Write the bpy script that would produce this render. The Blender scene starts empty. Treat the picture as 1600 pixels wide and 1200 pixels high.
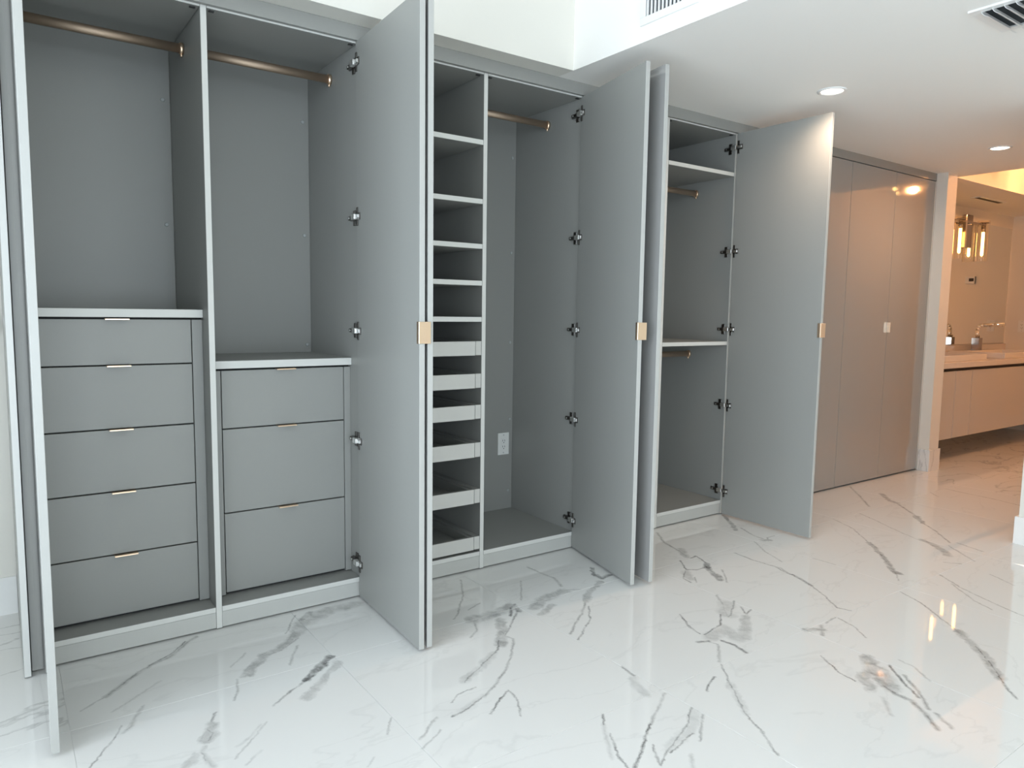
import bpy, bmesh, math, random
from mathutils import Matrix, Vector

# ------------------------------------------------------------------ camera, sky, exposure
S = bpy.context.scene
C = S.collection
random.seed(7)

def add_camera():
    yaw, pitch, roll, fpx = 0.62, 0.0989, 0.0139, 1133.6
    fw = Vector((math.sin(yaw)*math.cos(pitch), math.cos(yaw)*math.cos(pitch), -math.sin(pitch)))
    r = Vector((math.cos(yaw), -math.sin(yaw), 0)); u = r.cross(fw)
    c, s = math.cos(roll), math.sin(roll)
    r2 = c*r + s*u; u2 = -s*r + c*u
    m = Matrix.Identity(4)
    for i in range(3):
        m[i][0] = r2[i]; m[i][1] = u2[i]; m[i][2] = -fw[i]
    m.translation = (-0.6281, -2.7609, 1.2)
    cd = bpy.data.cameras.new('camera'); cd.sensor_width = 36; cd.sensor_fit = 'HORIZONTAL'
    cd.lens = 36*fpx/1600; cd.clip_start = 0.02; cd.clip_end = 200
    o = bpy.data.objects.new('camera', cd); C.objects.link(o); o.matrix_world = m
    S.camera = o
add_camera()

W = bpy.data.worlds.new('sky'); S.world = W; W.use_nodes = True
wn = W.node_tree.nodes; wl = W.node_tree.links
bg = wn['Background']; bg.inputs['Color'].default_value = (0.82, 0.90, 1.0, 1); bg.inputs['Strength'].default_value = 7.3
S.view_settings.view_transform = 'Standard'; S.view_settings.look = 'None'
S.view_settings.gamma = 1; S.view_settings.use_curve_mapping = False
S.view_settings.exposure = 0.0
S.cycles.use_denoising = True
S.cycles.max_bounces = 12; S.cycles.diffuse_bounces = 8; S.cycles.glossy_bounces = 5
S.cycles.transparent_max_bounces = 12; S.cycles.sample_clamp_indirect = 6.0
S.cycles.caustics_reflective = False; S.cycles.caustics_refractive = False

# room measures (metres): x along the wardrobe, y into it, z up
CEIL = 2.295; TRAY = 2.72; XL = -2.0; YR = -5.2; YB = 0.60; XR = 3.80; XB = 5.55; XE = 8.40; YH = -1.25
TRX, TRY = 1.57, -0.128

def portal(loc, rot, sx, sy):
    l = bpy.data.lights.new('window_portal', 'AREA'); l.shape = 'RECTANGLE'; l.size = sx; l.size_y = sy
    l.cycles.is_portal = True
    o = bpy.data.objects.new('window_portal', l); C.objects.link(o); o.location = loc; o.rotation_euler = rot
WIN = dict(y0=-5.0, y1=-0.70, z0=0.06, z1=2.62)
RWIN = dict(x0=-1.75, x1=0.55, z0=0.06, z1=2.25)  # opening of the added rear window, out of view
portal((XL-0.02, (WIN['y0']+WIN['y1'])/2, (WIN['z0']+WIN['z1'])/2), (0, -math.pi/2, 0), WIN['z1']-WIN['z0'], WIN['y1']-WIN['y0'])

portal(((RWIN['x0']+RWIN['x1'])/2, YR-0.02, (RWIN['z0']+RWIN['z1'])/2), (math.pi/2, 0, 0), RWIN['x1']-RWIN['x0'], RWIN['z1']-RWIN['z0'])

# ------------------------------------------------------------------ materials
def new_mat(name):
    m = bpy.data.materials.new(name); m.use_nodes = True
    return m, m.node_tree.nodes, m.node_tree.links, m.node_tree.nodes['Principled BSDF']
def paint(name, col, rough=0.6, bump=0.0, scale=60, metal=0.0, coat=0.0, spec=0.5, var=0.03, aniso=None):
    m, n, l, b = new_mat(name)
    b.inputs['Roughness'].default_value = rough; b.inputs['Metallic'].default_value = metal
    b.inputs['Coat Weight'].default_value = coat; b.inputs['Coat Roughness'].default_value = 0.03
    b.inputs['Specular IOR Level'].default_value = spec
    tc = n.new('ShaderNodeTexCoord'); mp = n.new('ShaderNodeMapping'); nz = n.new('ShaderNodeTexNoise')
    if aniso: mp.inputs['Scale'].default_value = aniso
    nz.inputs['Scale'].default_value = scale; nz.inputs['Detail'].default_value = 4
    l.new(tc.outputs['Object'], mp.inputs['Vector']); l.new(mp.outputs['Vector'], nz.inputs['Vector'])
    mx = n.new('ShaderNodeMix'); mx.data_type = 'RGBA'
    mx.inputs['A'].default_value = (*[c*(1-var) for c in col], 1); mx.inputs['B'].default_value = (*[min(1, c*(1+var)) for c in col], 1)
    l.new(nz.outputs['Fac'], mx.inputs['Factor']); l.new(mx.outputs['Result'], b.inputs['Base Color'])
    if bump:
        bp = n.new('ShaderNodeBump'); bp.inputs['Strength'].default_value = bump; bp.inputs['Distance'].default_value = 0.002
        l.new(nz.outputs['Fac'], bp.inputs['Height']); l.new(bp.outputs['Normal'], b.inputs['Normal'])
    return m
def glow(name, col, strength):
    m, n, l, b = new_mat(name)
    b.inputs['Base Color'].default_value = (0.9, 0.9, 0.9, 1)
    b.inputs['Emission Color'].default_value = (*col, 1); b.inputs['Emission Strength'].default_value = strength
    return m
def clear_glass(name, tint=(1, 1, 1), gloss=0.08):
    m, n, l, b = new_mat(name); n.remove(b)
    out = n['Material Output']; tr = n.new('ShaderNodeBsdfTransparent'); gl = n.new('ShaderNodeBsdfGlossy'); mx = n.new('ShaderNodeMixShader')
    tr.inputs['Color'].default_value = (*tint, 1); gl.inputs['Roughness'].default_value = 0.02
    lw = n.new('ShaderNodeLayerWeight'); lw.inputs['Blend'].default_value = 0.25
    mu = n.new('ShaderNodeMath'); mu.operation = 'MULTIPLY_ADD'; mu.inputs[1].default_value = 0.6; mu.inputs[2].default_value = gloss
    l.new(lw.outputs['Fresnel'], mu.inputs[0]); l.new(mu.outputs[0], mx.inputs[0])
    l.new(tr.outputs[0], mx.inputs[1]); l.new(gl.outputs[0], mx.inputs[2]); l.new(mx.outputs[0], out.inputs['Surface'])
    return m
CAB = (0.302, 0.304, 0.288)
M = {
 'cab': paint('grey_melamine', CAB, 0.42, 0.04, 300, var=0.02),
 'edge': paint('pale_grey_edge_band', (0.66, 0.66, 0.63), 0.4, 0.02, 300, var=0.02),
 'dooredge': paint('grey_door_edge_band', (0.43, 0.43, 0.41), 0.4, 0.02, 300, var=0.02),
 'trayedge': paint('grey_tray_front', (0.57, 0.565, 0.535), 0.4, 0.02, 300, var=0.02),
 'toe': paint('grey_toe_board', (0.50, 0.502, 0.478), 0.42, 0.04, 300, var=0.02),
 'link': paint('satin_bright_steel', (0.92, 0.92, 0.90), 0.38, 0, 100, metal=1.0, var=0.0),
 'lacq': paint('grey_gloss_lacquer', (0.33, 0.325, 0.315), 0.05, 0, 40, coat=0.5, var=0.005),
 'white': paint('white_wall_paint', (0.77, 0.75, 0.695), 0.6, 0.05, 200, var=0.01),
 'ceil': paint('white_ceiling_paint', (0.91, 0.895, 0.865), 0.7, 0.04, 150, var=0.01),
 'trim': paint('white_trim_enamel', (0.84, 0.84, 0.83), 0.3, 0, 50, var=0.01),
 'grout': paint('pale_grout', (0.70, 0.70, 0.69), 0.8, 0.1, 200),
 'bronze': paint('champagne_bronze', (0.96, 0.73, 0.53), 0.33, 0.02, 300, metal=1.0),
 'rod': paint('brown_bronze_tube', (0.48, 0.37, 0.28), 0.55, 0.02, 300, metal=1.0),
 'steel': paint('dark_hinge_steel', (0.16, 0.15, 0.14), 0.3, 0, 100, metal=1.0),
 'chrome': paint('bright_chrome', (0.88, 0.88, 0.88), 0.08, 0, 100, metal=1.0, var=0.005),
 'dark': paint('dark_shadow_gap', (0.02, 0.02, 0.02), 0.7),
 'rubber': paint('dark_rubber', (0.03, 0.03, 0.03), 0.5),
 'plastic': paint('white_plastic', (0.80, 0.81, 0.79), 0.35, 0, 60),
 'cap': paint('grey_screw_cap', (0.42, 0.44, 0.44), 0.4),
 'vanity': paint('white_gloss_lacquer', (0.52, 0.505, 0.49), 0.08, 0, 50, coat=0.6, var=0.005),
 'counter': paint('white_quartz', (0.66, 0.63, 0.61), 0.18, 0, 30, var=0.03),
 'ceramic': paint('white_ceramic', (0.72, 0.70, 0.68), 0.08, 0, 30, var=0.01),
 'gapbrown': paint('brown_finger_gap', (0.10, 0.07, 0.055), 0.5),
 'mirror': paint('silvered_mirror', (0.86, 0.85, 0.80), 0.015, 0, 5, metal=1.0, var=0.0),
 'alu': paint('grey_window_aluminium', (0.45, 0.46, 0.47), 0.4, 0, 100, metal=0.6),
 'ductblack': paint('dark_duct', (0.03, 0.035, 0.04), 0.8),
 'lens': glow('warm_lamp_lens', (1.0, 0.88, 0.74), 8.0),
 'filament': glow('amber_filament', (1.0, 0.54, 0.15), 15.0),
 'glass': clear_glass('clear_glass'), 'amber': clear_glass('amber_tinted_glass', (1.0, 0.95, 0.86), 0.05), 'bulb': glow('warm_bulb', (1.0, 0.42, 0.15), 1500.0), 'smoke': paint('smoked_chrome', (0.38, 0.34, 0.32), 0.12, 0, 100, metal=1.0, var=0.01), 'pane': clear_glass('window_glass', (0.97, 0.99, 0.99), 0.03),
}

# ------------------------------------------------------------------ mesh helpers
def tag(o, label=None, cat=None, group=None, kind=None):
    if label: o['label'] = label
    if cat: o['category'] = cat
    if group: o['group'] = group
    if kind: o['kind'] = kind
    return o
def link(name, bm, mats, parent=None, loc=(0, 0, 0), smooth=False):
    me = bpy.data.meshes.new(name); bm.to_mesh(me); bm.free()
    for m in (mats if isinstance(mats, (list, tuple)) else [mats]): me.materials.append(M[m] if isinstance(m, str) else m)
    if smooth:
        for p in me.polygons: p.use_smooth = True
    o = bpy.data.objects.new(name, me); C.objects.link(o); o.location = loc
    if parent: o.parent = parent
    return o
def add_box(bm, x0, x1, y0, y1, z0, z1, mi=0, bev=0.0):
    t = bmesh.new()
    vs = [t.verts.new((x, y, z)) for x in (x0, x1) for y in (y0, y1) for z in (z0, z1)]
    for f in ((0, 1, 3, 2), (4, 6, 7, 5), (0, 4, 5, 1), (2, 3, 7, 6), (0, 2, 6, 4), (1, 5, 7, 3)): t.faces.new([vs[i] for i in f])
    bmesh.ops.recalc_face_normals(t, faces=t.faces)
    if bev: bmesh.ops.bevel(t, geom=t.edges[:], offset=bev, segments=1, affect='EDGES')
    merge(bm, t, mi)
def merge(bm, t, mi=0, mat=None):
    if mat is not None: bmesh.ops.transform(t, matrix=mat, verts=t.verts)
    mp = {v: bm.verts.new(v.co) for v in t.verts}
    for f in t.faces:
        try: g = bm.faces.new([mp[v] for v in f.verts]); g.material_index = mi if mi is not None else f.material_index; g.smooth = f.smooth
        except ValueError: pass
    t.free()
def add_tube(bm, p0, p1, r0, r1=None, n=20, mi=0, caps=True, smooth=True, sy=1.0):
    r1 = r0 if r1 is None else r1
    p0, p1 = Vector(p0), Vector(p1); d = (p1-p0).normalized()
    a = d.cross(Vector((0, 0, 1))) if abs(d.z) < 0.9 else d.cross(Vector((1, 0, 0))); a.normalize(); b = d.cross(a)
    A, B = [], []
    for i in range(n):
        t = 2*math.pi*i/n; v = a*math.cos(t)+b*math.sin(t)*sy
        A.append(bm.verts.new(p0+v*r0)); B.append(bm.verts.new(p1+v*r1))
    for i in range(n):
        f = bm.faces.new((A[i], B[i], B[(i+1) % n], A[(i+1) % n])); f.material_index = mi; f.smooth = smooth
    if caps:
        f = bm.faces.new(A); f.material_index = mi; f = bm.faces.new(B[::-1]); f.material_index = mi
EDGED = {'side_panel', 'partition', 'shelf', 'top_panel', 'floor_panel', 'chest_top', 'end_panel', 'tray_spacer'}
def box(name, x0, x1, y0, y1, z0, z1, mat, parent=None, bev=0.001):
    """one box-shaped board; its origin sits at the middle of its base; parents are never rotated here"""
    c = Vector(((x0+x1)/2, (y0+y1)/2, z0)); bm = bmesh.new()
    add_box(bm, x0-c.x, x1-c.x, y0-c.y, y1-c.y, 0, z1-z0, 0, bev)
    if name in EDGED:                       # pale edge band on the front edge of the board
        for f in bm.faces:
            if f.calc_center_median().y < y0-c.y+0.0004: f.material_index = 1
        mat = [mat, 'trayedge' if name == 'tray_spacer' else 'edge']
    o = link(name, bm, mat, None, c)
    if parent: o.parent = parent; o.location = c - wloc(parent)
    return o
def wloc(o):
    v = Vector(o.location); p = o.parent
    while p: v += p.location; p = p.parent
    return v
def tube(name, p0, p1, r, mat, parent=None, n=20, sy=1.0):
    p0 = Vector(p0); bm = bmesh.new(); add_tube(bm, (0, 0, 0), Vector(p1)-p0, r, None, n, 0, True, True, sy)
    o = link(name, bm, mat, None, p0)
    if parent: o.parent = parent; o.location = p0 - wloc(parent)
    return o
def empty(name, loc, label, cat, group=None):
    o = bpy.data.objects.new(name, None); C.objects.link(o); o.location = loc; o.empty_display_size = 0.1
    return tag(o, label, cat, group)
def struct(o): o['kind'] = 'structure'; return o
def lamp(kind, loc, energy, col, size=0.05, rot=(0, 0, 0), spot=None, parent=None):
    l = bpy.data.lights.new('lamp_light', kind); l.energy = energy; l.color = col
    if kind == 'SPOT': l.spot_size = spot; l.spot_blend = 1.0; l.shadow_soft_size = size
    elif kind == 'POINT': l.shadow_soft_size = size
    o = bpy.data.objects.new('lamp_light', l); C.objects.link(o); o.location = loc; o.rotation_euler = rot
    if parent: o.parent = parent; o.location = Vector(loc) - wloc(parent)
    return o

# ------------------------------------------------------------------ floor: square marble-look porcelain tiles
# grey veins of the porcelain print: (halo radius mm, darkness, x,y,x,y,... in metres on the floor)
VEINS = [
(14,0.55,[-0.077,-0.018,-0.12,-0.058,-0.184,-0.132,-0.253,-0.162,-0.323,-0.223,-0.37,-0.274,-0.401,-0.303]),
(5,0.8,[-0.116,-0.036,-0.181,-0.112,-0.262,-0.167,-0.323,-0.219,-0.37,-0.274]),
(5,0.5,[-0.401,-0.303,-0.438,-0.327,-0.47,-0.353]),
(7,0.25,[-0.244,-0.292,-0.329,-0.366,-0.393,-0.409]),
(10,0.35,[-0.316,-0.427,-0.337,-0.472,-0.365,-0.533,-0.382,-0.545]),
(4,0.55,[-0.381,-0.506,-0.423,-0.59,-0.477,-0.673]),
(5,0.6,[-0.141,-0.584,-0.165,-0.629]),
(22,0.4,[-0.175,-0.654,-0.193,-0.718]),
(5,0.7,[-0.184,-0.663,-0.173,-0.686,-0.193,-0.718]),
(14,0.4,[-0.21,-0.749,-0.221,-0.77,-0.219,-0.805,-0.213,-0.849]),
(4,0.7,[-0.221,-0.77,-0.221,-0.811]),
(16,0.3,[-0.236,-0.78,-0.264,-0.808]),
(6,0.3,[0.038,-0.247,-0.029,-0.323]),
(14,0.35,[0.071,-0.314,0.036,-0.346,0.011,-0.403,-0.02,-0.413]),
(5,0.4,[-0.038,-0.42,-0.052,-0.488,-0.078,-0.544]),
(6,0.2,[-0.05,-0.723,-0.095,-0.769,-0.136,-0.792]),
(6,0.25,[-0.087,-0.847,-0.136,-0.889]),
(40,0.4,[0.523,-0.067,0.416,-0.053,0.312,-0.094,0.246,-0.178]),
(18,0.6,[0.352,-0.039,0.293,-0.095]),
(22,0.5,[0.246,-0.178,0.15,-0.278,0.082,-0.308,0.026,-0.363,0.006,-0.408]),
(5,0.6,[0.225,-0.236,0.145,-0.296,0.082,-0.308]),
(5,0.5,[0.285,-0.036,0.202,-0.173]),
(8,0.4,[0.206,-0.293,0.135,-0.416]),
(16,0.85,[0.275,-0.437,0.2,-0.5,0.151,-0.544]),
(6,0.6,[0.151,-0.544,0.07,-0.597,0.011,-0.642]),
(18,0.35,[0.275,-0.49,0.184,-0.585,0.11,-0.658]),
(5,0.3,[-0.034,-0.72,-0.084,-0.774,-0.155,-0.846]),
(4,0.35,[0.277,-0.901,0.231,-0.973]),
(7,0.4,[0.389,-0.976,0.296,-1.045]),
(5,0.4,[0.369,-1.038,0.28,-1.089]),
(4,0.3,[0.155,-1.05,0.121,-1.077]),
(38,0.42,[0.841,-0.449,0.926,-0.448,0.974,-0.45]),
(30,0.5,[0.943,-0.459,1.054,-0.426]),
(10,0.95,[1.073,-0.423,1.033,-0.443,0.991,-0.506]),
(18,0.6,[1.048,-0.453,1.042,-0.488]),
(26,0.5,[0.933,-0.51,0.878,-0.611,0.809,-0.691]),
(6,0.8,[0.832,-0.657,0.782,-0.722]),
(5,0.7,[0.782,-0.722,0.689,-0.773,0.638,-0.804,0.566,-0.847]),
(20,0.25,[0.764,-0.733,0.641,-0.806,0.574,-0.842]),
(6,0.55,[1.042,-0.48,0.954,-0.567,0.866,-0.642,0.881,-0.678]),
(7,0.5,[0.881,-0.678,0.787,-0.794,0.711,-0.863,0.632,-0.92,0.566,-0.961]),
(5,0.7,[0.57,-0.954,0.495,-0.984,0.428,-0.998]),
(14,0.2,[0.574,-0.948,0.468,-0.983]),
(4,0.6,[0.578,-0.894,0.54,-0.897,0.497,-0.905,0.468,-0.93]),
(5,0.75,[0.657,-0.971,0.597,-1.0,0.53,-1.05]),
(4,0.6,[0.658,-0.976,0.643,-1.035,0.602,-1.107]),
(34,0.45,[1.125,-0.489,1.183,-0.448,1.245,-0.44,1.327,-0.426]),
(18,0.4,[1.101,-0.564,1.19,-0.517]),
(18,0.45,[1.539,-0.421,1.42,-0.487,1.336,-0.565]),
(8,0.5,[1.336,-0.565,1.233,-0.652,1.149,-0.711,1.086,-0.763]),
(5,0.65,[1.31,-0.611,1.239,-0.699,1.079,-0.816]),
(5,0.5,[1.341,-0.417,1.406,-0.452]),
(10,0.45,[1.377,-0.099,1.381,-0.202]),
(12,0.4,[1.381,-0.202,1.394,-0.289,1.357,-0.375]),
(5,0.5,[1.028,-0.067,0.944,-0.224,0.82,-0.377,0.785,-0.412]),
(4,0.6,[0.959,-0.332,0.881,-0.366]),
(5,0.4,[1.245,-0.228,1.116,-0.404]),
(16,0.7,[1.625,-0.282,1.578,-0.352,1.583,-0.398,1.627,-0.394]),
(6,0.4,[0.843,-0.465,0.812,-0.541,0.757,-0.582]),
(6,0.8,[1.703,-0.964,1.624,-1.027,1.558,-1.038,1.501,-1.053]),
(4,0.7,[1.554,-0.895,1.51,-0.965,1.49,-1.039]),
(11,0.95,[1.431,-1.077,1.471,-1.097]),
(5,0.6,[1.466,-1.1,1.477,-1.132]),
(10,0.8,[1.514,-1.12,1.524,-1.17,1.508,-1.232]),
(44,0.3,[1.513,-1.074,1.607,-1.071,1.585,-1.135]),
(24,0.35,[1.764,-1.035,1.609,-1.151]),
(10,0.4,[1.473,-1.136,1.373,-1.221]),
(5,0.6,[1.364,-1.237,1.29,-1.324,1.173,-1.477,1.131,-1.562,1.071,-1.662]),
(16,0.2,[1.276,-1.335,1.171,-1.484]),
(6,0.7,[1.273,-1.283,1.217,-1.305,1.18,-1.328]),
(8,0.4,[1.053,-1.262,0.889,-1.359]),
(6,0.8,[0.889,-1.359,0.829,-1.396,0.767,-1.442,0.704,-1.48]),
(4,0.75,[0.811,-1.24,0.775,-1.282]),
(12,0.25,[0.775,-1.282,0.684,-1.413]),
(5,0.7,[0.761,-1.327,0.703,-1.419,0.696,-1.455,0.69,-1.471]),
(5,0.6,[1.06,-1.366,0.988,-1.418,0.916,-1.447,0.838,-1.475,0.769,-1.511]),
(20,0.2,[1.056,-1.389,0.962,-1.44,0.838,-1.475]),
(7,0.5,[1.061,-1.409,0.946,-1.498]),
(4,0.6,[0.956,-1.46,0.898,-1.473,0.835,-1.487]),
(5,0.6,[0.82,-1.434,0.78,-1.492,0.769,-1.511]),
(8,0.6,[1.067,-1.06,1.054,-1.125]),
(24,0.22,[1.042,-1.137,1.003,-1.228]),
(10,0.3,[0.875,-1.529,0.831,-1.567]),
(30,0.55,[1.839,-1.497,1.764,-1.558,1.694,-1.627]),
(26,0.45,[1.759,-1.554,1.678,-1.565,1.629,-1.619]),
(40,0.45,[1.782,-1.57,1.7,-1.655]),
(8,0.9,[1.844,-1.571,1.763,-1.66,1.708,-1.732]),
(14,0.75,[1.694,-1.627,1.668,-1.682,1.671,-1.73,1.623,-1.796,1.57,-1.852]),
(10,0.6,[1.817,-1.633,1.749,-1.712,1.665,-1.781]),
(5,0.7,[1.71,-1.396,1.652,-1.496,1.64,-1.559]),
(12,0.3,[1.614,-1.668,1.533,-1.735]),
(12,0.45,[1.657,-1.808,1.614,-1.872]),
(22,0.45,[2.343,-1.585,2.246,-1.681,2.174,-1.751,2.062,-1.824]),
(8,0.8,[2.26,-1.675,2.144,-1.772,2.005,-1.873,1.963,-1.915]),
(5,0.55,[2.563,-1.251,2.511,-1.364,2.401,-1.502,2.328,-1.592]),
(12,0.75,[2.352,-0.856,2.299,-0.987]),
(5,0.6,[2.299,-0.987,2.243,-1.083,2.16,-1.191,2.186,-1.238]),
(5,0.55,[2.37,-0.713,2.384,-0.775,2.343,-0.862]),
(12,0.6,[3.139,-0.804,2.965,-0.964]),
(14,0.7,[3.0,-0.929,2.851,-1.055,2.777,-1.122]),
(4,0.4,[2.766,-1.128,2.695,-1.178]),
(7,0.5,[2.935,-1.251,2.847,-1.372,2.778,-1.521]),
(6,0.5,[2.778,-1.521,2.745,-1.599,2.727,-1.663]),
(6,0.45,[2.859,-1.333,2.734,-1.471,2.689,-1.562]),
(24,0.5,[1.863,-1.248,1.918,-1.268]),
(12,0.5,[1.945,-1.251,1.871,-1.303]),
(6,0.5,[1.981,-1.249,2.063,-1.241]),
(5,0.5,[2.067,-1.252,2.05,-1.322,1.989,-1.407]),
(6,0.35,[1.914,-1.569,1.91,-1.615,1.85,-1.7]),
(6,0.4,[2.641,-0.78,2.648,-0.895]),
(6,0.35,[3.146,-1.378,3.079,-1.501]),
(12,0.5,[4.267,-0.05,4.083,-0.214,3.856,-0.406]),
(22,0.5,[4.254,-0.277,4.114,-0.407,4.099,-0.46]),
(12,0.6,[4.099,-0.46,4.015,-0.546,3.882,-0.687]),
(18,0.6,[3.882,-0.687,3.762,-0.784]),
(9,0.6,[3.762,-0.784,3.671,-0.888,3.498,-1.045]),
(22,0.5,[3.426,-0.941,3.352,-1.061,3.27,-1.138]),
(8,0.5,[3.53,-1.066,3.491,-1.205]),
(8,0.5,[3.44,-1.064,3.286,-1.248]),
(8,0.4,[3.139,-1.176,3.188,-1.232]),
(6,0.5,[3.393,-0.444,3.3,-0.617,3.124,-0.802]),
(16,0.65,[3.124,-0.802,2.968,-0.966,2.779,-1.124]),
(6,0.45,[3.649,-0.465,3.564,-0.623,3.458,-0.813,3.4,-0.939]),
(7,0.5,[4.792,-0.454,4.774,-0.606,4.77,-0.738,4.727,-0.941]),
(6,0.4,[4.589,-0.443,4.51,-0.529]),
(12,0.55,[2.3,-0.053,2.201,-0.201,2.168,-0.327,2.131,-0.419]),
(24,0.4,[2.195,-0.321,2.131,-0.419]),
(7,0.9,[2.132,-0.442,2.176,-0.437,2.137,-0.534]),
(20,0.7,[2.132,-0.53,2.059,-0.628,2.019,-0.719]),
(6,0.8,[2.058,-0.438,1.984,-0.538,2.03,-0.569,2.094,-0.569]),
(28,0.3,[1.953,-0.558,1.909,-0.627]),
(6,0.7,[1.966,-0.547,1.884,-0.611,1.876,-0.663]),
(5,0.6,[1.941,-0.629,1.896,-0.675]),
(6,0.5,[2.128,-0.633,2.013,-0.752]),
(8,0.55,[2.379,-0.512,2.366,-0.629,2.377,-0.744]),
(7,0.6,[2.377,-0.744,2.349,-0.839,2.34,-0.911,2.293,-0.992]),
(12,0.6,[2.35,-0.859,2.34,-0.911]),
(6,0.45,[2.622,-0.449,2.529,-0.586,2.465,-0.726]),
(10,0.5,[2.769,-0.256,2.713,-0.375,2.701,-0.448]),
(20,0.5,[2.682,-0.462,2.708,-0.479]),
(6,0.5,[2.689,-0.492,2.739,-0.446,2.804,-0.448]),
(16,0.6,[2.893,-0.043,2.778,-0.188,2.702,-0.256]),
(10,0.4,[1.852,-0.824,1.803,-0.891,1.714,-0.986]),
(6,0.65,[1.863,-0.906,1.763,-0.974,1.708,-0.997]),
(40,0.25,[1.812,-0.897,1.729,-0.981]),
(5,0.6,[1.837,-0.961,1.79,-1.022,1.85,-1.001]),
(14,0.35,[1.775,-1.027,1.596,-1.155]),
(4,0.5,[1.566,-0.873,1.501,-0.973,1.495,-1.022]),
]
TS = 0.785; TX0, TY0 = 0.281, -1.24
def tile_material(ix, iy, x0, y0):
    m, n, l, b = new_mat('marble_porcelain')
    b.inputs['Roughness'].default_value = 0.035; b.inputs['Specular IOR Level'].default_value = 0.5; b.inputs['IOR'].default_value = 1.5
    geo = n.new('ShaderNodeNewGeometry')
    # ragged edge: displace the look-up point by two noises
    def warp(src, scale, amp):
        nz = n.new('ShaderNodeTexNoise'); nz.inputs['Scale'].default_value = scale; nz.inputs['Detail'].default_value = 5; nz.inputs['Roughness'].default_value = 0.65
        l.new(src, nz.inputs['Vector'])
        s = n.new('ShaderNodeVectorMath'); s.operation = 'SUBTRACT'; s.inputs[1].default_value = (.5, .5, .5); l.new(nz.outputs['Color'], s.inputs[0])
        k = n.new('ShaderNodeVectorMath'); k.operation = 'MULTIPLY_ADD'; k.inputs[1].default_value = (amp, amp, 0); l.new(s.outputs[0], k.inputs[0]); l.new(src, k.inputs[2])
        return k.outputs[0]
    P = warp(warp(geo.outputs['Position'], 18, 0.022), 70, 0.012)
    PW = warp(warp(geo.outputs['Position'], 9, 0.075), 45, 0.02)
    segs = []
    for w, k, p in VEINS:
        for i in range(0, len(p)-2, 2):
            a = (p[i], p[i+1]); c = (p[i+2], p[i+3]); mg = 0.03
            if max(a[0], c[0]) < x0-mg or min(a[0], c[0]) > x0+TS+mg or max(a[1], c[1]) < y0-mg or min(a[1], c[1]) > y0+TS+mg: continue
            segs.append((w*0.001*(0.72 if w < 15 else 0.95)+0.0025, k, a, c, 1.3 if w < 15 else 2.1))
    acc = None
    for w, k, a, c, g in segs:
        ba = (c[0]-a[0], c[1]-a[1]); L2 = max(1e-6, ba[0]**2+ba[1]**2)
        d = n.new('ShaderNodeVectorMath'); d.operation = 'DOT_PRODUCT'; Q = PW if g > 2 else P; l.new(Q, d.inputs[0]); d.inputs[1].default_value = (ba[0]/L2, ba[1]/L2, 0)
        h = n.new('ShaderNodeMath'); h.operation = 'SUBTRACT'; h.use_clamp = True; l.new(d.outputs['Value'], h.inputs[0]); h.inputs[1].default_value = (a[0]*ba[0]+a[1]*ba[1])/L2
        q = n.new('ShaderNodeVectorMath'); q.operation = 'MULTIPLY_ADD'; l.new(h.outputs[0], q.inputs[0]); q.inputs[1].default_value = (ba[0], ba[1], 0); q.inputs[2].default_value = (a[0], a[1], 0)
        e = n.new('ShaderNodeVectorMath'); e.operation = 'DISTANCE'; l.new(Q, e.inputs[0]); l.new(q.outputs[0], e.inputs[1])
        v = n.new('ShaderNodeMath'); v.operation = 'MULTIPLY_ADD'; v.use_clamp = True; l.new(e.outputs['Value'], v.inputs[0]); v.inputs[1].default_value = -k*g/w; v.inputs[2].default_value = k*g
        if g > 2:
            cp = n.new('ShaderNodeMath'); cp.operation = 'MINIMUM'; l.new(v.outputs[0], cp.inputs[0]); cp.inputs[1].default_value = min(1, k*1.15); v = cp
        if acc is None: acc = v.outputs[0]
        else:
            mxn = n.new('ShaderNodeMath'); mxn.operation = 'MAXIMUM'; l.new(acc, mxn.inputs[0]); l.new(v.outputs[0], mxn.inputs[1]); acc = mxn.outputs[0]
    # streaky break-up inside the veins
    mp = n.new('ShaderNodeMapping'); mp.inputs['Rotation'].default_value = (0, 0, 0.9); mp.inputs['Scale'].default_value = (15, 10, 1); mp.inputs['Location'].default_value = (ix*3.1, iy*5.3, 0)
    l.new(PW, mp.inputs['Vector'])
    br = n.new('ShaderNodeTexNoise'); br.inputs['Scale'].default_value = 1.6; br.inputs['Detail'].default_value = 6; br.inputs['Roughness'].default_value = 0.7; l.new(mp.outputs[0], br.inputs['Vector'])
    ramp = n.new('ShaderNodeMapRange'); ramp.inputs['From Min'].default_value = 0.25; ramp.inputs['From Max'].default_value = 0.75; ramp.inputs['To Min'].default_value = 1.25; ramp.inputs['To Max'].default_value = 0.05
    l.new(br.outputs['Fac'], ramp.inputs['Value'])
    # very faint hairlines of their own on every tile
    hp = n.new('ShaderNodeMapping'); hp.inputs['Location'].default_value = (ix*7.7, iy*4.9, 0); hp.inputs['Rotation'].default_value = (0, 0, random.choice((0.9, 0.7, 2.4)))
    hp.inputs['Scale'].default_value = (1.1, 2.6, 1); l.new(P, hp.inputs['Vector'])
    hn = n.new('ShaderNodeTexNoise'); hn.inputs['Scale'].default_value = 1.3; hn.inputs['Detail'].default_value = 5; hn.inputs['Distortion'].default_value = 0.6; l.new(hp.outputs[0], hn.inputs['Vector'])
    ab = n.new('ShaderNodeMath'); ab.operation = 'SUBTRACT'; l.new(hn.outputs['Fac'], ab.inputs[0]); ab.inputs[1].default_value = 0.5
    ab2 = n.new('ShaderNodeMath'); ab2.operation = 'ABSOLUTE'; l.new(ab.outputs[0], ab2.inputs[0])
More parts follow.
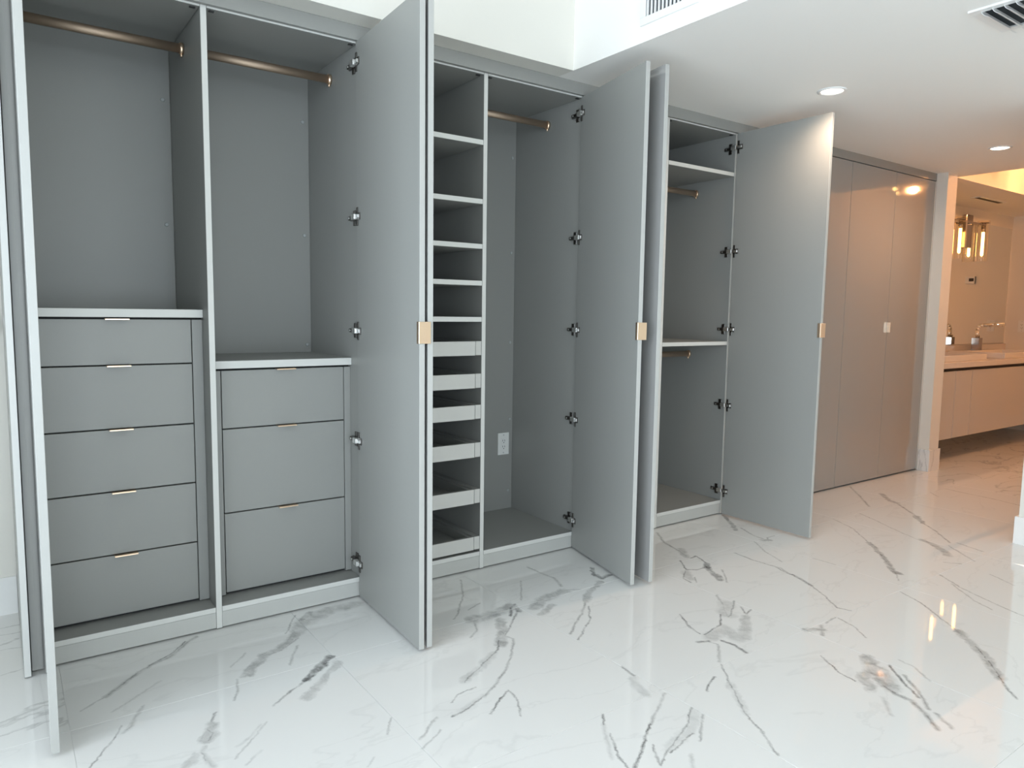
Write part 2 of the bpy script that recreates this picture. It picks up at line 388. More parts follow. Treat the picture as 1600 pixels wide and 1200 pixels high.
    hr = n.new('ShaderNodeMapRange'); hr.inputs['From Min'].default_value = 0.0; hr.inputs['From Max'].default_value = 0.012
    seen = bool(segs)
    hr.inputs['To Min'].default_value = 0.07 if seen else 0.30; hr.inputs['To Max'].default_value = 0.0; l.new(ab2.outputs[0], hr.inputs['Value'])
    fac = hr.outputs[0]
    if acc is not None:
        mu = n.new('ShaderNodeMath'); mu.operation = 'MULTIPLY'; mu.use_clamp = True; l.new(acc, mu.inputs[0]); l.new(ramp.outputs[0], mu.inputs[1])
        mm = n.new('ShaderNodeMath'); mm.operation = 'MAXIMUM'; l.new(mu.outputs[0], mm.inputs[0]); l.new(fac, mm.inputs[1]); fac = mm.outputs[0]
    mx = n.new('ShaderNodeMix'); mx.data_type = 'RGBA'; mx.inputs['A'].default_value = (0.77, 0.765, 0.75, 1); mx.inputs['B'].default_value = (0.10, 0.098, 0.095, 1)
    l.new(fac, mx.inputs['Factor']); l.new(mx.outputs['Result'], b.inputs['Base Color'])
    return m
floor = struct(box('floor', XL-0.1, XE+0.1, YR-0.1, YB+0.1, -0.10, -0.0015, 'grout', bev=0))
tag(floor, 'white marble-look porcelain tile floor with grey veins', 'floor')
def tile_mesh():
    bm = bmesh.new(); g = 0.0007
    add_box(bm, g, TS-g, g, TS-g, -0.009, 0, 0, 0.0004)
    me = bpy.data.meshes.new('floor_tile'); bm.to_mesh(me); bm.free(); me.materials.append(None); return me
TM = tile_mesh()
nxs = range(int(math.floor((XL-TX0)/TS)), int(math.ceil((XE-TX0)/TS))); nys = range(int(math.floor((YR-TY0)/TS)), int(math.ceil((YB-TY0)/TS)))
for ix in nxs:
    for iy in nys:
        x0 = TX0+ix*TS; y0 = TY0+iy*TS
        if x0 > XR+0.2 and y0+TS < YH-0.1: continue
        if x0 > XE or y0 > YB: continue
        o = bpy.data.objects.new('floor_tile', TM); C.objects.link(o); o.parent = floor
        o.location = Vector((x0, y0, 0)) - floor.location
        o.material_slots[0].link = 'OBJECT'; o.material_slots[0].material = tile_material(ix, iy, x0, y0)

# ------------------------------------------------------------------ ceiling, walls, window
def sb(name, *a, **k): return struct(box(name, *a, bev=0, **k))
top = 2.85
sb('ceiling', XL, TRX, TRY, YB, CEIL, top, 'white')                       # strip over the wardrobe
sb('ceiling', TRX, XR, YR, YB, CEIL, top, 'ceil')                          # lowered part
sb('ceiling', XR, XB, YH, YB, CEIL, top, 'ceil')
sb('ceiling', XL-0.1, TRX, YR, TRY, TRAY, top, 'white')                    # raised tray
sb('ceiling', XB, XE, -0.04, YB, CEIL, top, 'ceil')                        # bathroom soffit over the vanity
sb('ceiling', XB, XE, YH, -0.04, 2.62, top, 'ceil')
sb('wall_back', XL-0.1, XE+0.1, YB, YB+0.1, 0, top, 'white')
sb('wall_rear', XL-0.1, RWIN['x0'], YR-0.1, YR, 0, top, 'white')
sb('wall_rear', RWIN['x1'], XR+0.12, YR-0.1, YR, 0, top, 'white')
sb('wall_rear', RWIN['x0'], RWIN['x1'], YR-0.1, YR, 0, RWIN['z0'], 'white')
sb('wall_rear', RWIN['x0'], RWIN['x1'], YR-0.1, YR, RWIN['z1'], top, 'white')
sb('wall_right', XR, XR+0.12, YR, YH, 0, top, 'white')
sb('wall_hall', XR+0.12, XE, YH-0.12, YH, 0, top, 'white')
sb('wall_end', XE, XE+0.1, YH-0.12, YB, 0, top, 'white')
sb('baseboard_back', XL, -0.601, YB-0.012, YB, 0, 0.148, 'trim')
sb('baseboard_right', XR-0.014, XR, YR, YH+0.014, 0, 0.147, 'trim')
sb('baseboard_hall', XR, XE, YH, YH+0.014, 0, 0.147, 'trim')
sb('baseboard_end', XE-0.014, XE, YH+0.014, -0.02, 0, 0.147, 'trim')
# left wall with its glazing
sb('wall_left', XL-0.1, XL, WIN['y1'], YB, 0, top, 'white')
sb('wall_left', XL-0.1, XL, YR, WIN['y0'], 0, top, 'white')
sb('wall_left', XL-0.1, XL, WIN['y0'], WIN['y1'], 0, WIN['z0'], 'white')
sb('wall_left', XL-0.1, XL, WIN['y0'], WIN['y1'], WIN['z1'], top, 'white')
def window():
    y0, y1, z0, z1 = WIN['y0'], WIN['y1'], WIN['z0'], WIN['z1']; f = 0.05; x0, x1 = XL-0.08, XL-0.02
    w = bpy.data.objects.new('window_1', None); C.objects.link(w); w.location = (XL-0.05, (y0+y1)/2, z0); struct(w)
    tag(w, 'tall aluminium framed window wall letting in the daylight', 'window')
    box('frame_rail', x0, x1, y0, y1, z0, z0+f, 'alu', w); box('frame_rail', x0, x1, y0, y1, z1-f, z1, 'alu', w)
    N = 4
    for i in range(N+1):
        yc = y0+(y1-y0)*i/N; a = max(y0, yc-f/2); b_ = min(y1, yc+f/2)
        box('mullion', x0, x1, a, b_, z0+f, z1-f, 'alu', w)
        if i < N: box('pane', XL-0.053, XL-0.047, yc+f/2, y0+(y1-y0)*(i+1)/N-f/2, z0+f, z1-f, 'pane', w, 0)
window()
def rear_fill_window():  # unseen window, added to throw more daylight on the wardrobe fronts
    x0, x1, z0, z1 = RWIN['x0'], RWIN['x1'], RWIN['z0'], RWIN['z1']; f = 0.05; y0, y1 = YR-0.08, YR-0.02
    w = bpy.data.objects.new('fill_window', None); C.objects.link(w); w.location = ((x0+x1)/2, YR-0.05, z0); struct(w)
    tag(w, 'unseen aluminium framed window added as fill light, on the wall facing the wardrobes', 'window')
    box('frame_rail', x0, x1, y0, y1, z0, z0+f, 'alu', w); box('frame_rail', x0, x1, y0, y1, z1-f, z1, 'alu', w)
    N = 3
    for i in range(N+1):
        xc = x0+(x1-x0)*i/N; a = max(x0, xc-f/2); b_ = min(x1, xc+f/2)
        box('mullion', a, b_, y0, y1, z0+f, z1-f, 'alu', w)
        if i < N: box('pane', xc+f/2, x0+(x1-x0)*(i+1)/N-f/2, YR-0.053, YR-0.047, z0+f, z1-f, 'pane', w, 0)
rear_fill_window()
# pillar between wardrobe and bathroom, with its marble-look skirting
pil = sb('wall_pillar', 5.288, 5.44, -0.10, YB, 0, CEIL, 'white')
mb = tile_material(11, 3, 5.0, -0.4)
box('skirting_tile', 5.286, 5.452, -0.112, -0.10, 0, 0.17, mb, pil); box('skirting_tile', 5.276, 5.287, -0.112, -0.024, 0, 0.17, mb, pil); box('skirting_tile', 5.441, 5.452, -0.0995, 0.02, 0, 0.17, mb, pil)

# filler board between the wardrobe tops and the ceiling
struct(box('trim_1', -0.600, 5.286, -0.020, -0.002, 2.239, CEIL-0.0005, 'cab', bev=0.0008))

# ------------------------------------------------------------------ wardrobes
T = 0.0213; DB = 0.547; ZT = 2.2323; ZF = 0.087; DT = 0.020; DZ0, DZ1 = 0.012, 2.233
HZ = (2.155, 1.567, 1.116, 0.668, 0.152)
def hinge_bm(inv, side, X, zc, dirv):
    """concealed hinge: mounting plate and arm on the cabinet side, cup flange on the door; side=+1 hinged at the right"""
    bm = bmesh.new(); s = side
    def bx(xa, xb, y0, y1, z0, z1, mi, bev=0.001):
        a, b = X-s*xa, X-s*xb
        add_box(bm, min(a, b), max(a, b), y0, y1, zc+z0, zc+z1, mi, bev)
    bx(0.0, 0.005, 0.020, 0.042, -0.030, 0.030, 0)          # winged mounting plate
    bx(0.0, 0.006, 0.036, 0.072, -0.008, 0.008, 0)          # tail
    bx(0.005, 0.018, 0.000, 0.062, -0.0075, 0.0075, 0)      # arm
    bx(0.010, 0.028, -0.022, 0.012, -0.0105, 0.0105, 1)     # bright front link
    t = bmesh.new(); add_tube(t, (X-s*0.018, 0.05, zc), (X-s*0.020, 0.05, zc), 0.004, None, 10); merge(bm, t, 1)
    bmesh.ops.transform(bm, matrix=inv, verts=bm.verts)
    # cup flange lies on the door's inner face (door-local y = 0)
    zl = zc-DZ0; sg = 1 if side > 0 else -1
    def dbx(x0, x1, a, b, z0, z1, mi):
        add_box(bm, x0, x1, min(-sg*a, -sg*b), max(-sg*a, -sg*b), zl+z0, zl+z1, mi, 0.0008)
    dbx(0.004, 0.018, 0.0, 0.004, -0.036, 0.036, 0)
    dbx(0.010, 0.040, 0.0, 0.004, -0.014, 0.014, 0)
    dbx(0.012, 0.034, 0.0, 0.010, -0.007, 0.007, 1)
    return bm
def door(parent, p1, ang_p0, side, hx, handle, W=0.575, hinges=True):
    """p1: free end on the inner face, ang_p0: a point further back on the inner face (plan view); side=+1 hinged at the right"""
    p1, q = Vector(p1), Vector(ang_p0); d = (p1-q).normalized(); p0 = p1-d*W
    a = math.atan2(d.y, d.x); s = 1 if side > 0 else -1
    bm = bmesh.new(); add_box(bm, 0, W, min(0, s*DT), max(0, s*DT), 0, DZ1-DZ0, 0, 0.0008)
    for f in bm.faces:
        c = f.calc_center_median()
        if c.y*s > DT*0.98: f.material_index = 1
        elif 0.02*DT < c.y*s: f.material_index = 2
    o = link('door', bm, ['cab', 'lacq', 'dooredge'], parent); w = Vector((p0.x, p0.y, DZ0))
    o.location = w - wloc(parent); o.rotation_euler = (0, 0, a)
    inv = (Matrix.Translation(w) @ Matrix.Rotation(a, 4, 'Z')).inverted()
    if hinges:
        for z in HZ:
            h = link('hinge', hinge_bm(inv, side, hx, z, d), ['steel', 'link'], o); h['label'] = 'dark steel hinge with a bright chrome link'
    if handle: door_pull(o, W, s)
    return o
def door_pull(o, W, s):
    bm = bmesh.new(); z0, z1 = 1.089-DZ0, 1.163-DZ0
    def b(x0, x1, a, c): add_box(bm, x0, x1, min(s*a, s*c), max(s*a, s*c), z0, z1, 0, 0.0006)
    b(W+0.0002, W+0.0032, -0.003, 0.041); b(W-0.016, W+0.0002, -0.003, 0.0)
    h = link('door_pull', bm, 'bronze', o); h['label'] = 'champagne bronze edge pull tab'
def rod(parent, x0, x1, y, z):
    r = tube('hanging_rod', (x0+0.001, y, z), (x1-0.001, y, z), 0.0125, 'rod', parent, 24, 1.35)
    r['label'] = 'brown bronze oval hanging rod'
    for xa, xb in ((x0+0.0005, x0+0.014), (x1-0.014, x1-0.0005)):
        bm = bmesh.new(); add_tube(bm, (xa-x0-0.001, 0, 0), (xb-x0-0.001, 0, 0), 0.0165, None, 20, 0, True, True, 1.3)
        add_tube(bm, ((xa+xb)/2-x0-0.001, 0, -0.018), ((xa+xb)/2-x0-0.001, 0, -0.030), 0.005, None, 10)
        link('rod_bracket', bm, 'bronze', r)
def carcass(w, x0, xm, x1, tag_left=True):
    """x0..x1 outside, xm left face of the middle partition"""
    box('side_panel', x0, x0+T, 0, 0.56, 0.004, 2.2536, 'cab', w); box('side_panel', x1-T, x1, 0, 0.56, 0.004, 2.2536, 'cab', w)
    box('partition', xm, xm+T, 0, DB, 0.004, 2.2536, 'cab', w)
    for a, b in ((x0+T, xm), (xm+T, x1-T)):
        a += 0.0002; b -= 0.0002
        box('top_panel', a, b, 0, DB, ZT, 2.2536, 'cab', w); box('floor_panel', a, b, 0, DB, ZF-0.0205, ZF, 'cab', w)
        box('toe_board', a, b, 0.001, 0.019, 0.007, ZF-0.0207, 'toe', w); box('back_panel', a, b, DB+0.0002, 0.559, 0.02, 2.2536, 'cab', w)
        for xx in (a+0.02, b-0.02): box('bumper', xx-0.009, xx+0.009, 0.012, 0.024, ZT-0.004, ZT-0.0001, 'rubber', w, 0.0005)
def caps(w, pts):
    for x, z in pts:
        bm = bmesh.new(); add_tube(bm, (0, 0, 0), (0, -0.0025, 0), 0.008, 0.006, 14)
        o = link('screw_cap', bm, 'cap', w); o.location = Vector((x, DB, z)) - wloc(w)

wab = empty('wardrobe', (0.0, 0.28, 0), 'open grey double wardrobe holding two drawer chests, nearest the window', 'wardrobe', 'wardrobes along the back wall')
carcass(wab, -0.578, 0.0, 0.599)
box('end_panel', -0.600, -0.5802, -0.04, 0.585, 0.004, 2.2378, 'cab', wab)
rod(wab, -0.5567, 0.0, 0.275, 2.166); rod(wab, T, 0.5777, 0.275, 2.164)
door(wab, (-0.536, -0.578), (-0.541, -0.02), -1, -0.5567, False)
door(wab, (0.538, -0.588), (0.564, -0.03), 1, 0.5777, True)
caps(wab, [(-0.028, 2.037), (-0.028, 1.539), (-0.53, 2.037), (0.55, 2.04), (0.552, 1.536), (0.558, 1.037), (0.05, 2.04)])

wcd = empty('wardrobe', (1.18, 0.28, 0), 'open grey double wardrobe with shelves, pull-out trays and one tall hanging bay', 'wardrobe', 'wardrobes along the back wall')
carcass(wcd, 0.599+0.0004, 1.1704, 1.761)
rod(wcd, 1.1917, 1.7397, 0.265, 2.156)
for zt in (1.954, 1.698, 1.501, 1.338, 1.176):
    box('shelf', 0.6212, 1.1702, 0.0, 0.53, zt-0.0225, zt, 'cab', wcd)
def tray(z1, z0):
    bm = bmesh.new(); xa, xb = 0.655, 1.138
    ox = Vector(((xa+xb)/2, 0.26, z0))
    def b(x0, x1, y0, y1, za, zb): add_box(bm, x0-ox.x, x1-ox.x, y0-ox.y, y1-ox.y, za-ox.z, zb-ox.z, 0, 0.0006)
    b(xa, xb, 0.001, 0.017, z0, z1); b(xa, xa+0.014, 0.0172, 0.5, z0+0.004, z1-0.006); b(xb-0.014, xb, 0.0172, 0.5, z0+0.004, z1-0.006)
    b(xa+0.0142, xb-0.0142, 0.49, 0.5, z0+0.004, z1-0.006); b(xa+0.0142, xb-0.0142, 0.0172, 0.4898, z0+0.006, z0+0.016)
    
    for f in bm.faces:
        if f.calc_center_median().y < -0.2586: f.material_index = 1
    o = link('pull_out_tray', bm, ['cab', 'trayedge'], wcd); o.location = ox - wloc(wcd)
    box('tray_spacer', 1.1395, 1.1700, 0.001, 0.53, z0+0.001, z1+0.001, 'cab', wcd); box('tray_spacer', 0.6212, 0.6535, 0.001, 0.53, z0+0.001, z1+0.001, 'cab', wcd)
for z in ((1.066, 1.002), (0.919, 0.853), (0.776, 0.711), (0.602, 0.534), (0.384, 0.318), (0.160, 0.098)): tray(*z)
door(wcd, (0.590, -0.588), (0.632, -0.03), -1, 0.6210, False)
door(wcd, (1.600, -0.556), (1.718, -0.041), 1, 1.7397, True, 0.565)
caps(wcd, [(1.716, 2.034), (1.716, 1.525), (1.716, 1.031), (1.720, 0.600), (1.714, 0.190)])

we = empty('wardrobe', (2.34, 0.28, 0), 'open grey double wardrobe with two pale shelves over short rods, third from the window', 'wardrobe', 'wardrobes along the back wall')
carcass(we, 1.7615, 2.330, 2.9235)
for zt in (2.020, 1.045):
    box('shelf', 2.3515, 2.9020, 0.0, 0.53, zt-0.0225, zt, 'cab', we); box('shelf', 1.783, 2.3298, 0.0, 0.53, zt-0.0225, zt, 'cab', we)
rod(we, 2.3513, 2.9022, 0.272, 1.932); rod(we, 2.3513, 2.9022, 0.285, 0.957)
door(we, (1.712, -0.580), (1.788, -0.03), -1, 1.7828, False)
door(we, (2.890, -0.600), (2.886, -0.03), 1, 2.9022, True)

# the closed pairs further along
def closed(x0, x1, label, end=False):
    w = empty('wardrobe', ((x0+x1)/2, 0.28, 0), label, 'wardrobe', 'wardrobes along the back wall')
    box('side_panel', x0, x0+T, 0, 0.56, 0.03, 2.2536, 'cab', w); box('side_panel', x1-T, x1, 0, 0.56, 0.03, 2.2536, 'cab', w)
    box('top_panel', x0+T, x1-T, 0, 0.55, ZT, 2.2536, 'cab', w); box('floor_panel', x0+T, x1-T, 0.0, 0.55, ZF-0.02, ZF, 'cab', w)
    box('back_panel', x0+T, x1-T, 0.5502, 0.56, 0.03, 2.2536, 'cab', w); box('toe_board', x0, x1, 0.004, 0.02, 0.0, 0.0298, 'dark', w)
    xe = x1-0.024 if end else x1
    xm = (x0+xe)/2; g = 0.0016
    for i, (a, b) in enumerate(((x0+g, xm-g), (xm+g, xe-g))):
        bm = bmesh.new(); add_box(bm, 0, b-a, 0, DT, 0, DZ1-DZ0, 0, 0.0008)
        for f in bm.faces:
            if f.calc_center_median().y < 0.0004: f.material_index = 1
        o = link('door', bm, ['cab', 'lacq'], w); o.location = Vector((a, -0.022, DZ0)) - wloc(w)
        if i == 1:
            bm = bmesh.new(); add_box(bm, -0.0035, -0.0005, -0.024, DT, 1.089-DZ0, 1.163-DZ0, 0, 0.0006)
            h = link('door_pull', bm, 'bronze', o); h['label'] = 'champagne bronze edge pull tab'
    if end: box('end_panel', x1-0.0225, x1-0.0003, -0.022, -0.0005, 0.004, 2.236, 'cab', w)
    return w
closed(2.924, 4.1055, 'closed glossy grey wardrobe half hidden behind the last open door')
closed(4.106, 5.286, 'closed glossy grey wardrobe beside the white pillar', True)

# ------------------------------------------------------------------ drawer chests standing in the first wardrobe
def chest(x0, x1, dx0, dx1, ztop, seams, label):
    w = empty('drawer_chest', ((x0+x1)/2, 0.3, ZF), label, 'drawer chest', 'drawer chests in the wardrobe')
    yf = 0.093; zb = 0.100
    box('chest_top', x0, x1, 0.078, 0.544, ztop-0.030, ztop, 'cab', w)
    box('filler_strip', x0, dx0-0.003, yf, yf+0.018, ZF+0.004, seams[0], 'cab', w); box('filler_strip', dx1+0.003, x1, yf, yf+0.018, ZF+0.004, seams[0], 'cab', w)
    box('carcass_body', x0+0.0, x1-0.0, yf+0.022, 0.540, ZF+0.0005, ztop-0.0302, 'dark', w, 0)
    zs = list(seams)+[zb]
    for i in range(len(seams)):
        z1, z0 = zs[i], zs[i+1]
        if i: z1 -= 0.0025
        d = box('drawer', dx0, dx1, yf, yf+0.019, z0+(0.0025 if i < len(seams)-1 else 0), z1, 'cab', w)
        cx = (dx0+dx1)/2; bm = bmesh.new()
        add_box(bm, -0.0375, 0.0375, -0.0195, 0.012, 0.0005, 0.0025, 0, 0.0004); add_box(bm, -0.0375, 0.0375, -0.0195, -0.0175, -0.0020, 0.0005, 0, 0.0003)
        h = link('drawer_pull', bm, 'bronze', d); h.location = Vector((cx, yf, z1)) - wloc(d); h['label'] = 'thin champagne bronze edge pull'
    return w
chest(-0.5565, -0.0005, -0.519, -0.040, 1.193, (1.156, 0.996, 0.772, 0.549, 0.321), 'taller grey chest of five drawers in the left wardrobe bay')
chest(0.0216, 0.5774, 0.062, 0.547, 1.002, (0.964, 0.741, 0.413), 'lower grey chest of three drawers beside the first open door')

# ------------------------------------------------------------------ socket in the tall bay
def outlet(name, label, loc, axis, s=1.0):
    w = empty(name, loc, label, 'outlet')
    def b(n, u0, u1, v0, v1, d0, d1, m, p, bev=0.0008):
        bm = bmesh.new()
        if axis == 'y': add_box(bm, u0*s, u1*s, -d1, -d0, v0*s, v1*s, 0, bev)
        else: add_box(bm, -d1, -d0, u0*s, u1*s, v0*s, v1*s, 0, bev)
        return link(n, bm, m, p)
    b('cover_plate', -0.037, 0.037, -0.062, 0.062, 0.0, 0.005, 'plastic', w, 0.0015)
    f = b('receptacle', -0.018, 0.018, -0.036, 0.036, 0.005, 0.0075, 'plastic', w)
    for v in (0.016, -0.018):
        b('slot', -0.008, -0.0055, v-0.002, v+0.008, 0.0072, 0.0078, 'dark', f, 0); b('slot', 0.0055, 0.008, v-0.002, v+0.008, 0.0072, 0.0078, 'dark', f, 0); b('slot', -0.0025, 0.0025, v-0.011, v-0.006, 0.0072, 0.0078, 'dark', f, 0)
    for v in (0.050, -0.050): b('screw', -0.003, 0.003, v-0.003, v+0.003, 0.005, 0.006, 'cap', w, 0)
    return w
outlet('wall_outlet', 'white power outlet on the back of the tall hanging bay', (1.677, DB, 0.462), 'y')

# ------------------------------------------------------------------ ceiling lights and vents
def downlight(x, y, label):
    w = empty('ceiling_light', (x, y, CEIL), label, 'ceiling light', 'recessed ceiling lights')
    bm = bmesh.new(); n = 40; pr = ((0.068, 0.0), (0.067, -0.004), (0.056, -0.006), (0.050, -0.001))
    rings = [[bm.verts.new((r*math.cos(2*math.pi*i/n), r*math.sin(2*math.pi*i/n), z)) for i in range(n)] for r, z in pr]
    for a, b in zip(rings, rings[1:]):
        for i in range(n): f = bm.faces.new((a[i], b[i], b[(i+1) % n], a[(i+1) % n])); f.smooth = True
    link('trim_ring', bm, 'trim', w)
    bm = bmesh.new(); add_tube(bm, (0, 0, -0.0005), (0, 0, -0.002), 0.0505, None, 40); link('lens', bm, 'lens', w)
    lamp('SPOT', (x, y, CEIL-0.02), 26, (1.0, 0.74, 0.54), 0.05, (0, 0, 0), 2.9, w)
downlight(2.757, -0.673, 'round recessed ceiling light above the last open wardrobe door')
downlight(4.70, -0.666, 'round recessed ceiling light near the bathroom opening')

def return_grille():
    w = empty('air_return_grille', (TRX, -0.70, 2.358), 'white slatted air return grille on the raised ceiling wall', 'vent')
    y0, y1, z0, z1 = -0.852, -0.551, 2.358, 2.640; f = 0.030; x0, x1 = TRX-0.010, TRX-0.0004
    box('grille_frame', x0, x1, y0, y1, z0, z0+f, 'trim', w); box('grille_frame', x0, x1, y0, y1, z1-f, z1, 'trim', w)
    box('grille_frame', x0, x1, y0, y0+f, z0+f, z1-f, 'trim', w); box('grille_frame', x0, x1, y1-f, y1, z0+f, z1-f, 'trim', w)
    box('duct_back', TRX-0.0015, TRX-0.0005, y0+f, y1-f, z0+f, z1-f, 'ductblack', w, 0)
    n = 12
    for i in range(n):
        y = y0+f+(y1-y0-2*f)*(i+0.5)/n
        box('slat', x0+0.001, x1-0.001, y-0.0035, y+0.0035, z0+f, z1-f, 'trim', w, 0.0005)
return_grille()
def diffuser():
    x0, x1, y0, y1 = 2.268, 2.560, -1.95, -1.483; f = 0.030
    w = empty('ceiling_diffuser', ((x0+x1)/2, (y0+y1)/2, CEIL), 'white ceiling air diffuser with curved vanes', 'vent')
    za, zb = CEIL-0.008, CEIL-0.0003
    box('diffuser_frame', x0, x0+f, y0, y1, za, zb, 'trim', w); box('diffuser_frame', x1-f, x1, y0, y1, za, zb, 'trim', w)
    box('diffuser_frame', x0+f, x1-f, y0, y0+f, za, zb, 'trim', w); box('diffuser_frame', x0+f, x1-f, y1-f, y1, za, zb, 'trim', w)
    box('duct_back', x0+f, x1-f, y0+f, y1-f, CEIL-0.0015, CEIL-0.0005, 'ductblack', w, 0)
    y = y1-f-0.008
    while y > y0+f+0.03:
        bm = bmesh.new(); prof = []
        for k in range(7):
            a = k/6*1.25; prof.append((y-0.034*(1-math.cos(a)), CEIL-0.002-0.030*math.sin(a)))
        for t in (0.0, 0.0016):
            pass
        top_ = [[bm.verts.new((xx-(x0+x1)/2, yy-(y0+y1)/2+t, zz-CEIL)) for (yy, zz) in prof] for xx in (x0+f*0.6, x1-f*0.6) for t in (0, 0.0016)]
        A, A2, B, B2 = top_
        for k in range(6):
            bm.faces.new((A[k], A[k+1], B[k+1], B[k])); bm.faces.new((A2[k], B2[k], B2[k+1], A2[k+1]))
            bm.faces.new((A[k], A2[k], A2[k+1], A[k+1])); bm.faces.new((B[k], B[k+1], B2[k+1], B2[k]))
        bm.faces.new((A[6], A2[6], B2[6], B[6]))
        bmesh.ops.recalc_face_normals(bm, faces=bm.faces)
        link('vane', bm, 'trim', w); y -= 0.036
diffuser()

# chrome lever set on the wall left of the wardrobe
def lever():
    w = empty('wall_lever', (-0.640, YB, 1.13), 'small chrome lever on the white wall at the left edge', 'lever')
    bm = bmesh.new(); add_tube(bm, (0, 0, 0.01), (0, -0.008, 0.01), 0.024, 0.022, 24); link('rose_plate', bm, 'chrome', w)
    bm = bmesh.new(); add_tube(bm, (0, -0.008, 0.01), (0, -0.04, 0.01), 0.008, None, 14); add_tube(bm, (0.0, -0.036, 0.01), (0.025, -0.036, -0.03), 0.008, 0.006, 14); link('lever_arm', bm, 'chrome', w)
lever()

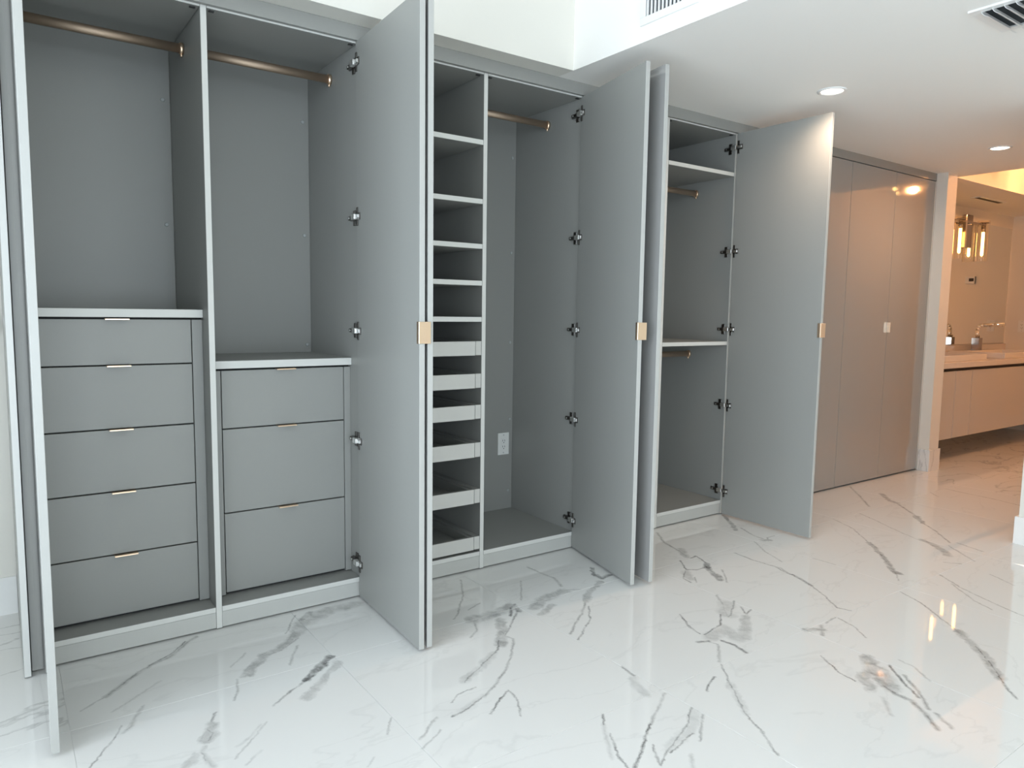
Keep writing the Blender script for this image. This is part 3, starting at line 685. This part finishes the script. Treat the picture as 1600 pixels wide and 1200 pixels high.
# ------------------------------------------------------------------ bathroom
def bathroom():
    v = empty('vanity_cabinet', (6.95, 0.3, 0.195), 'floating white gloss vanity cabinet seen past the pillar', 'vanity')
    box('cabinet_body', 5.462, 8.384, 0.021, 0.595, 0.197, 0.745, 'vanity', v); box('finger_gap', 5.462, 8.384, 0.05, 0.58, 0.7452, 0.787, 'gapbrown', v)
    xs = (5.462, 5.896, 6.200, 7.40, 8.384)
    for a, b in zip(xs, xs[1:]): box('drawer_front', a+0.004, b-0.004, 0.0, 0.020, 0.195, 0.761, 'vanity', v)
    ct = empty('stone_worktop', (6.95, 0.3, 0.788), 'white quartz vanity worktop with backsplash', 'worktop')
    box('worktop_slab', 5.446, 8.386, -0.02, 0.598, 0.788, 0.835, 'counter', ct, 0.002); box('backsplash', 5.446, 8.386, 0.576, 0.5985, 0.8352, 0.930, 'counter', ct, 0.0015)
    # basin: open box with a flat rear deck
    def sink(x0, x1, label):
        bm = bmesh.new(); o = ((x0+x1)/2, 0.29, 0.8352); y0, y1, h = 0.035, 0.53, 0.052; t = 0.018
        def b(a, c, d, e, f, g): add_box(bm, a-o[0], c-o[0], d-o[1], e-o[1], f, g, 0, 0.003)
        b(x0, x1, y0, y0+t, 0, h); b(x0, x0+t, y0+t, y1, 0, h); b(x1-t, x1, y0+t, y1, 0, h); b(x0+t, x1-t, y1-0.14, y1, 0, h); b(x0+t, x1-t, y0+t, y1-0.14, 0, 0.012)
        s = link('vessel_sink', bm, 'ceramic', None, o); tag(s, label, 'sink', 'vanity sinks')
    sink(6.93, 7.83, 'low rectangular white sink under the chrome faucet'); sink(5.70, 6.55, 'low rectangular white sink on the vanity end beside the pillar')
    fz = 0.8874; fx, fy = 7.385, 0.462
    f = empty('faucet', (fx, fy, fz), 'square chrome faucet with a tall bent spout on the sink', 'faucet')
    bm = bmesh.new(); add_box(bm, -0.036, 0.036, -0.036, 0.036, 0, 0.12, 0, 0.002); link('faucet_base', bm, 'smoke', f)
    bm = bmesh.new(); pts = [(0, 0, 0.12), (0, 0, 0.195), (0, -0.006, 0.222), (0, -0.022, 0.240), (0, -0.05, 0.248), (0, -0.24, 0.262)]
    for a, b in zip(pts, pts[1:]): add_tube(bm, a, b, 0.018, None, 12)
    add_tube(bm, (0, -0.225, 0.258), (0, -0.225, 0.236), 0.010, None, 12)
    link('spout', bm, 'chrome', f)
    bm = bmesh.new(); add_box(bm, 0.037, 0.050, -0.012, 0.012, 0.07, 0.145, 0, 0.002); link('lever_handle', bm, 'chrome', f)
    m = box('wall_mirror', 5.50, 8.362, 0.591, 0.5985, 0.938, 2.165, 'mirror', None, 0.001); tag(m, 'large frameless mirror above the vanity', 'mirror')
    # double sconce
    sx, sy = 7.26, 0.53
    s = empty('wall_sconce', (sx, 0.59, 2.05), 'chrome double wall sconce with two clear glass tube shades', 'wall lamp')
    box('backplate', sx-0.07, sx+0.07, 0.555, 0.5905, 1.895, 2.215, 'smoke', s, 0.003); box('cross_arm', sx-0.28, sx+0.28, sy-0.012, sy+0.012, 2.125, 2.145, 'smoke', s, 0.002); box('arm_stem', sx-0.02, sx+0.02, sy+0.0125, 0.5548, 2.12, 2.15, 'chrome', s, 0.002)
    for dx in (-0.25, 0.25):
        bm = bmesh.new(); add_tube(bm, (0, 0, 0), (0, 0, 0.40), 0.056, None, 28, 0, False); g = link('glass_shade', bm, 'amber', s); g.location = Vector((sx+dx, sy, 1.775)) - wloc(s)
        bm = bmesh.new(); add_tube(bm, (0, 0, 0), (0, 0, 0.062), 0.02, None, 16); g = link('lamp_socket', bm, 'smoke', s); g.location = Vector((sx+dx, sy, 2.062)) - wloc(s)
        bm = bmesh.new(); add_tube(bm, (0, 0, 0), (0, 0, 0.010), 0.0545, None, 28); g = link('shade_cap', bm, 'smoke', s); g.location = Vector((sx+dx, sy, 2.146)) - wloc(s)
        bm = bmesh.new(); add_tube(bm, (0, 0, 0.01), (0, 0, 0.235), 0.013, None, 16); add_tube(bm, (0, 0, 0.0), (0, 0, 0.01), 0.006, 0.013, 16); g = link('tube_bulb', bm, 'filament', s); g.location = Vector((sx+dx, sy, 1.826)) - wloc(s)
    # slot vent in the soffit
    w = empty('soffit_vent', (6.93, 0.27, CEIL), 'slim slot vent in the bathroom soffit', 'vent')
    box('vent_frame', 6.66, 7.20, 0.225, 0.315, CEIL-0.006, CEIL-0.0003, 'trim', w); box('vent_slot', 6.68, 7.18, 0.25, 0.29, CEIL-0.0075, CEIL-0.0062, 'ductblack', w, 0)
    outlet('wall_outlet', 'white power outlet on the bathroom end wall beside the mirror', (XE-0.0002, 0.44, 1.122), 'x')
    t = empty('thermostat', (XE, 0.20, 1.60), 'small white wall control reflected in the mirror', 'wall control')
    box('control_body', XE-0.022, XE-0.0003, 0.15, 0.25, 1.59, 1.67, 'plastic', t, 0.003); box('control_screen', XE-0.0235, XE-0.0222, 0.19, 0.24, 1.615, 1.65, 'dark', t, 0)
    # ceiling fitting in the raised bathroom ceiling, seen only as a reflection in the closed doors
    cx, cy = 6.55, -0.82
    c = empty('ceiling_chandelier', (cx, cy, 2.62), 'glass bubble chandelier reflected in the closed wardrobe doors', 'chandelier')
    bm = bmesh.new(); add_tube(bm, (0, 0, 0), (0, 0, -0.025), 0.09, None, 28); add_tube(bm, (0, 0, -0.025), (0, 0, -0.15), 0.008, None, 12); link('canopy', bm, 'chrome', c)
    for k in range(5):
        r = 0.0 if k == 0 else 0.20; a = k*math.pi/2+0.4
        px, py, pz = r*math.cos(a), r*math.sin(a), -0.214
        if k:
            bm = bmesh.new(); add_tube(bm, (0, 0, -0.15), (px, py, pz+0.06), 0.006, None, 10); link('chandelier_arm', bm, 'chrome', c)
        bm = bmesh.new(); bmesh.ops.create_uvsphere(bm, u_segments=20, v_segments=12, radius=0.062); g = link('glass_globe', bm, 'glass', c, (px, py, pz), True)
        bm = bmesh.new(); bmesh.ops.create_uvsphere(bm, u_segments=14, v_segments=8, radius=0.018 if k else 0.030); g = link('bulb', bm, 'filament' if k else 'bulb', c, (px, py, pz), True)
bathroom()
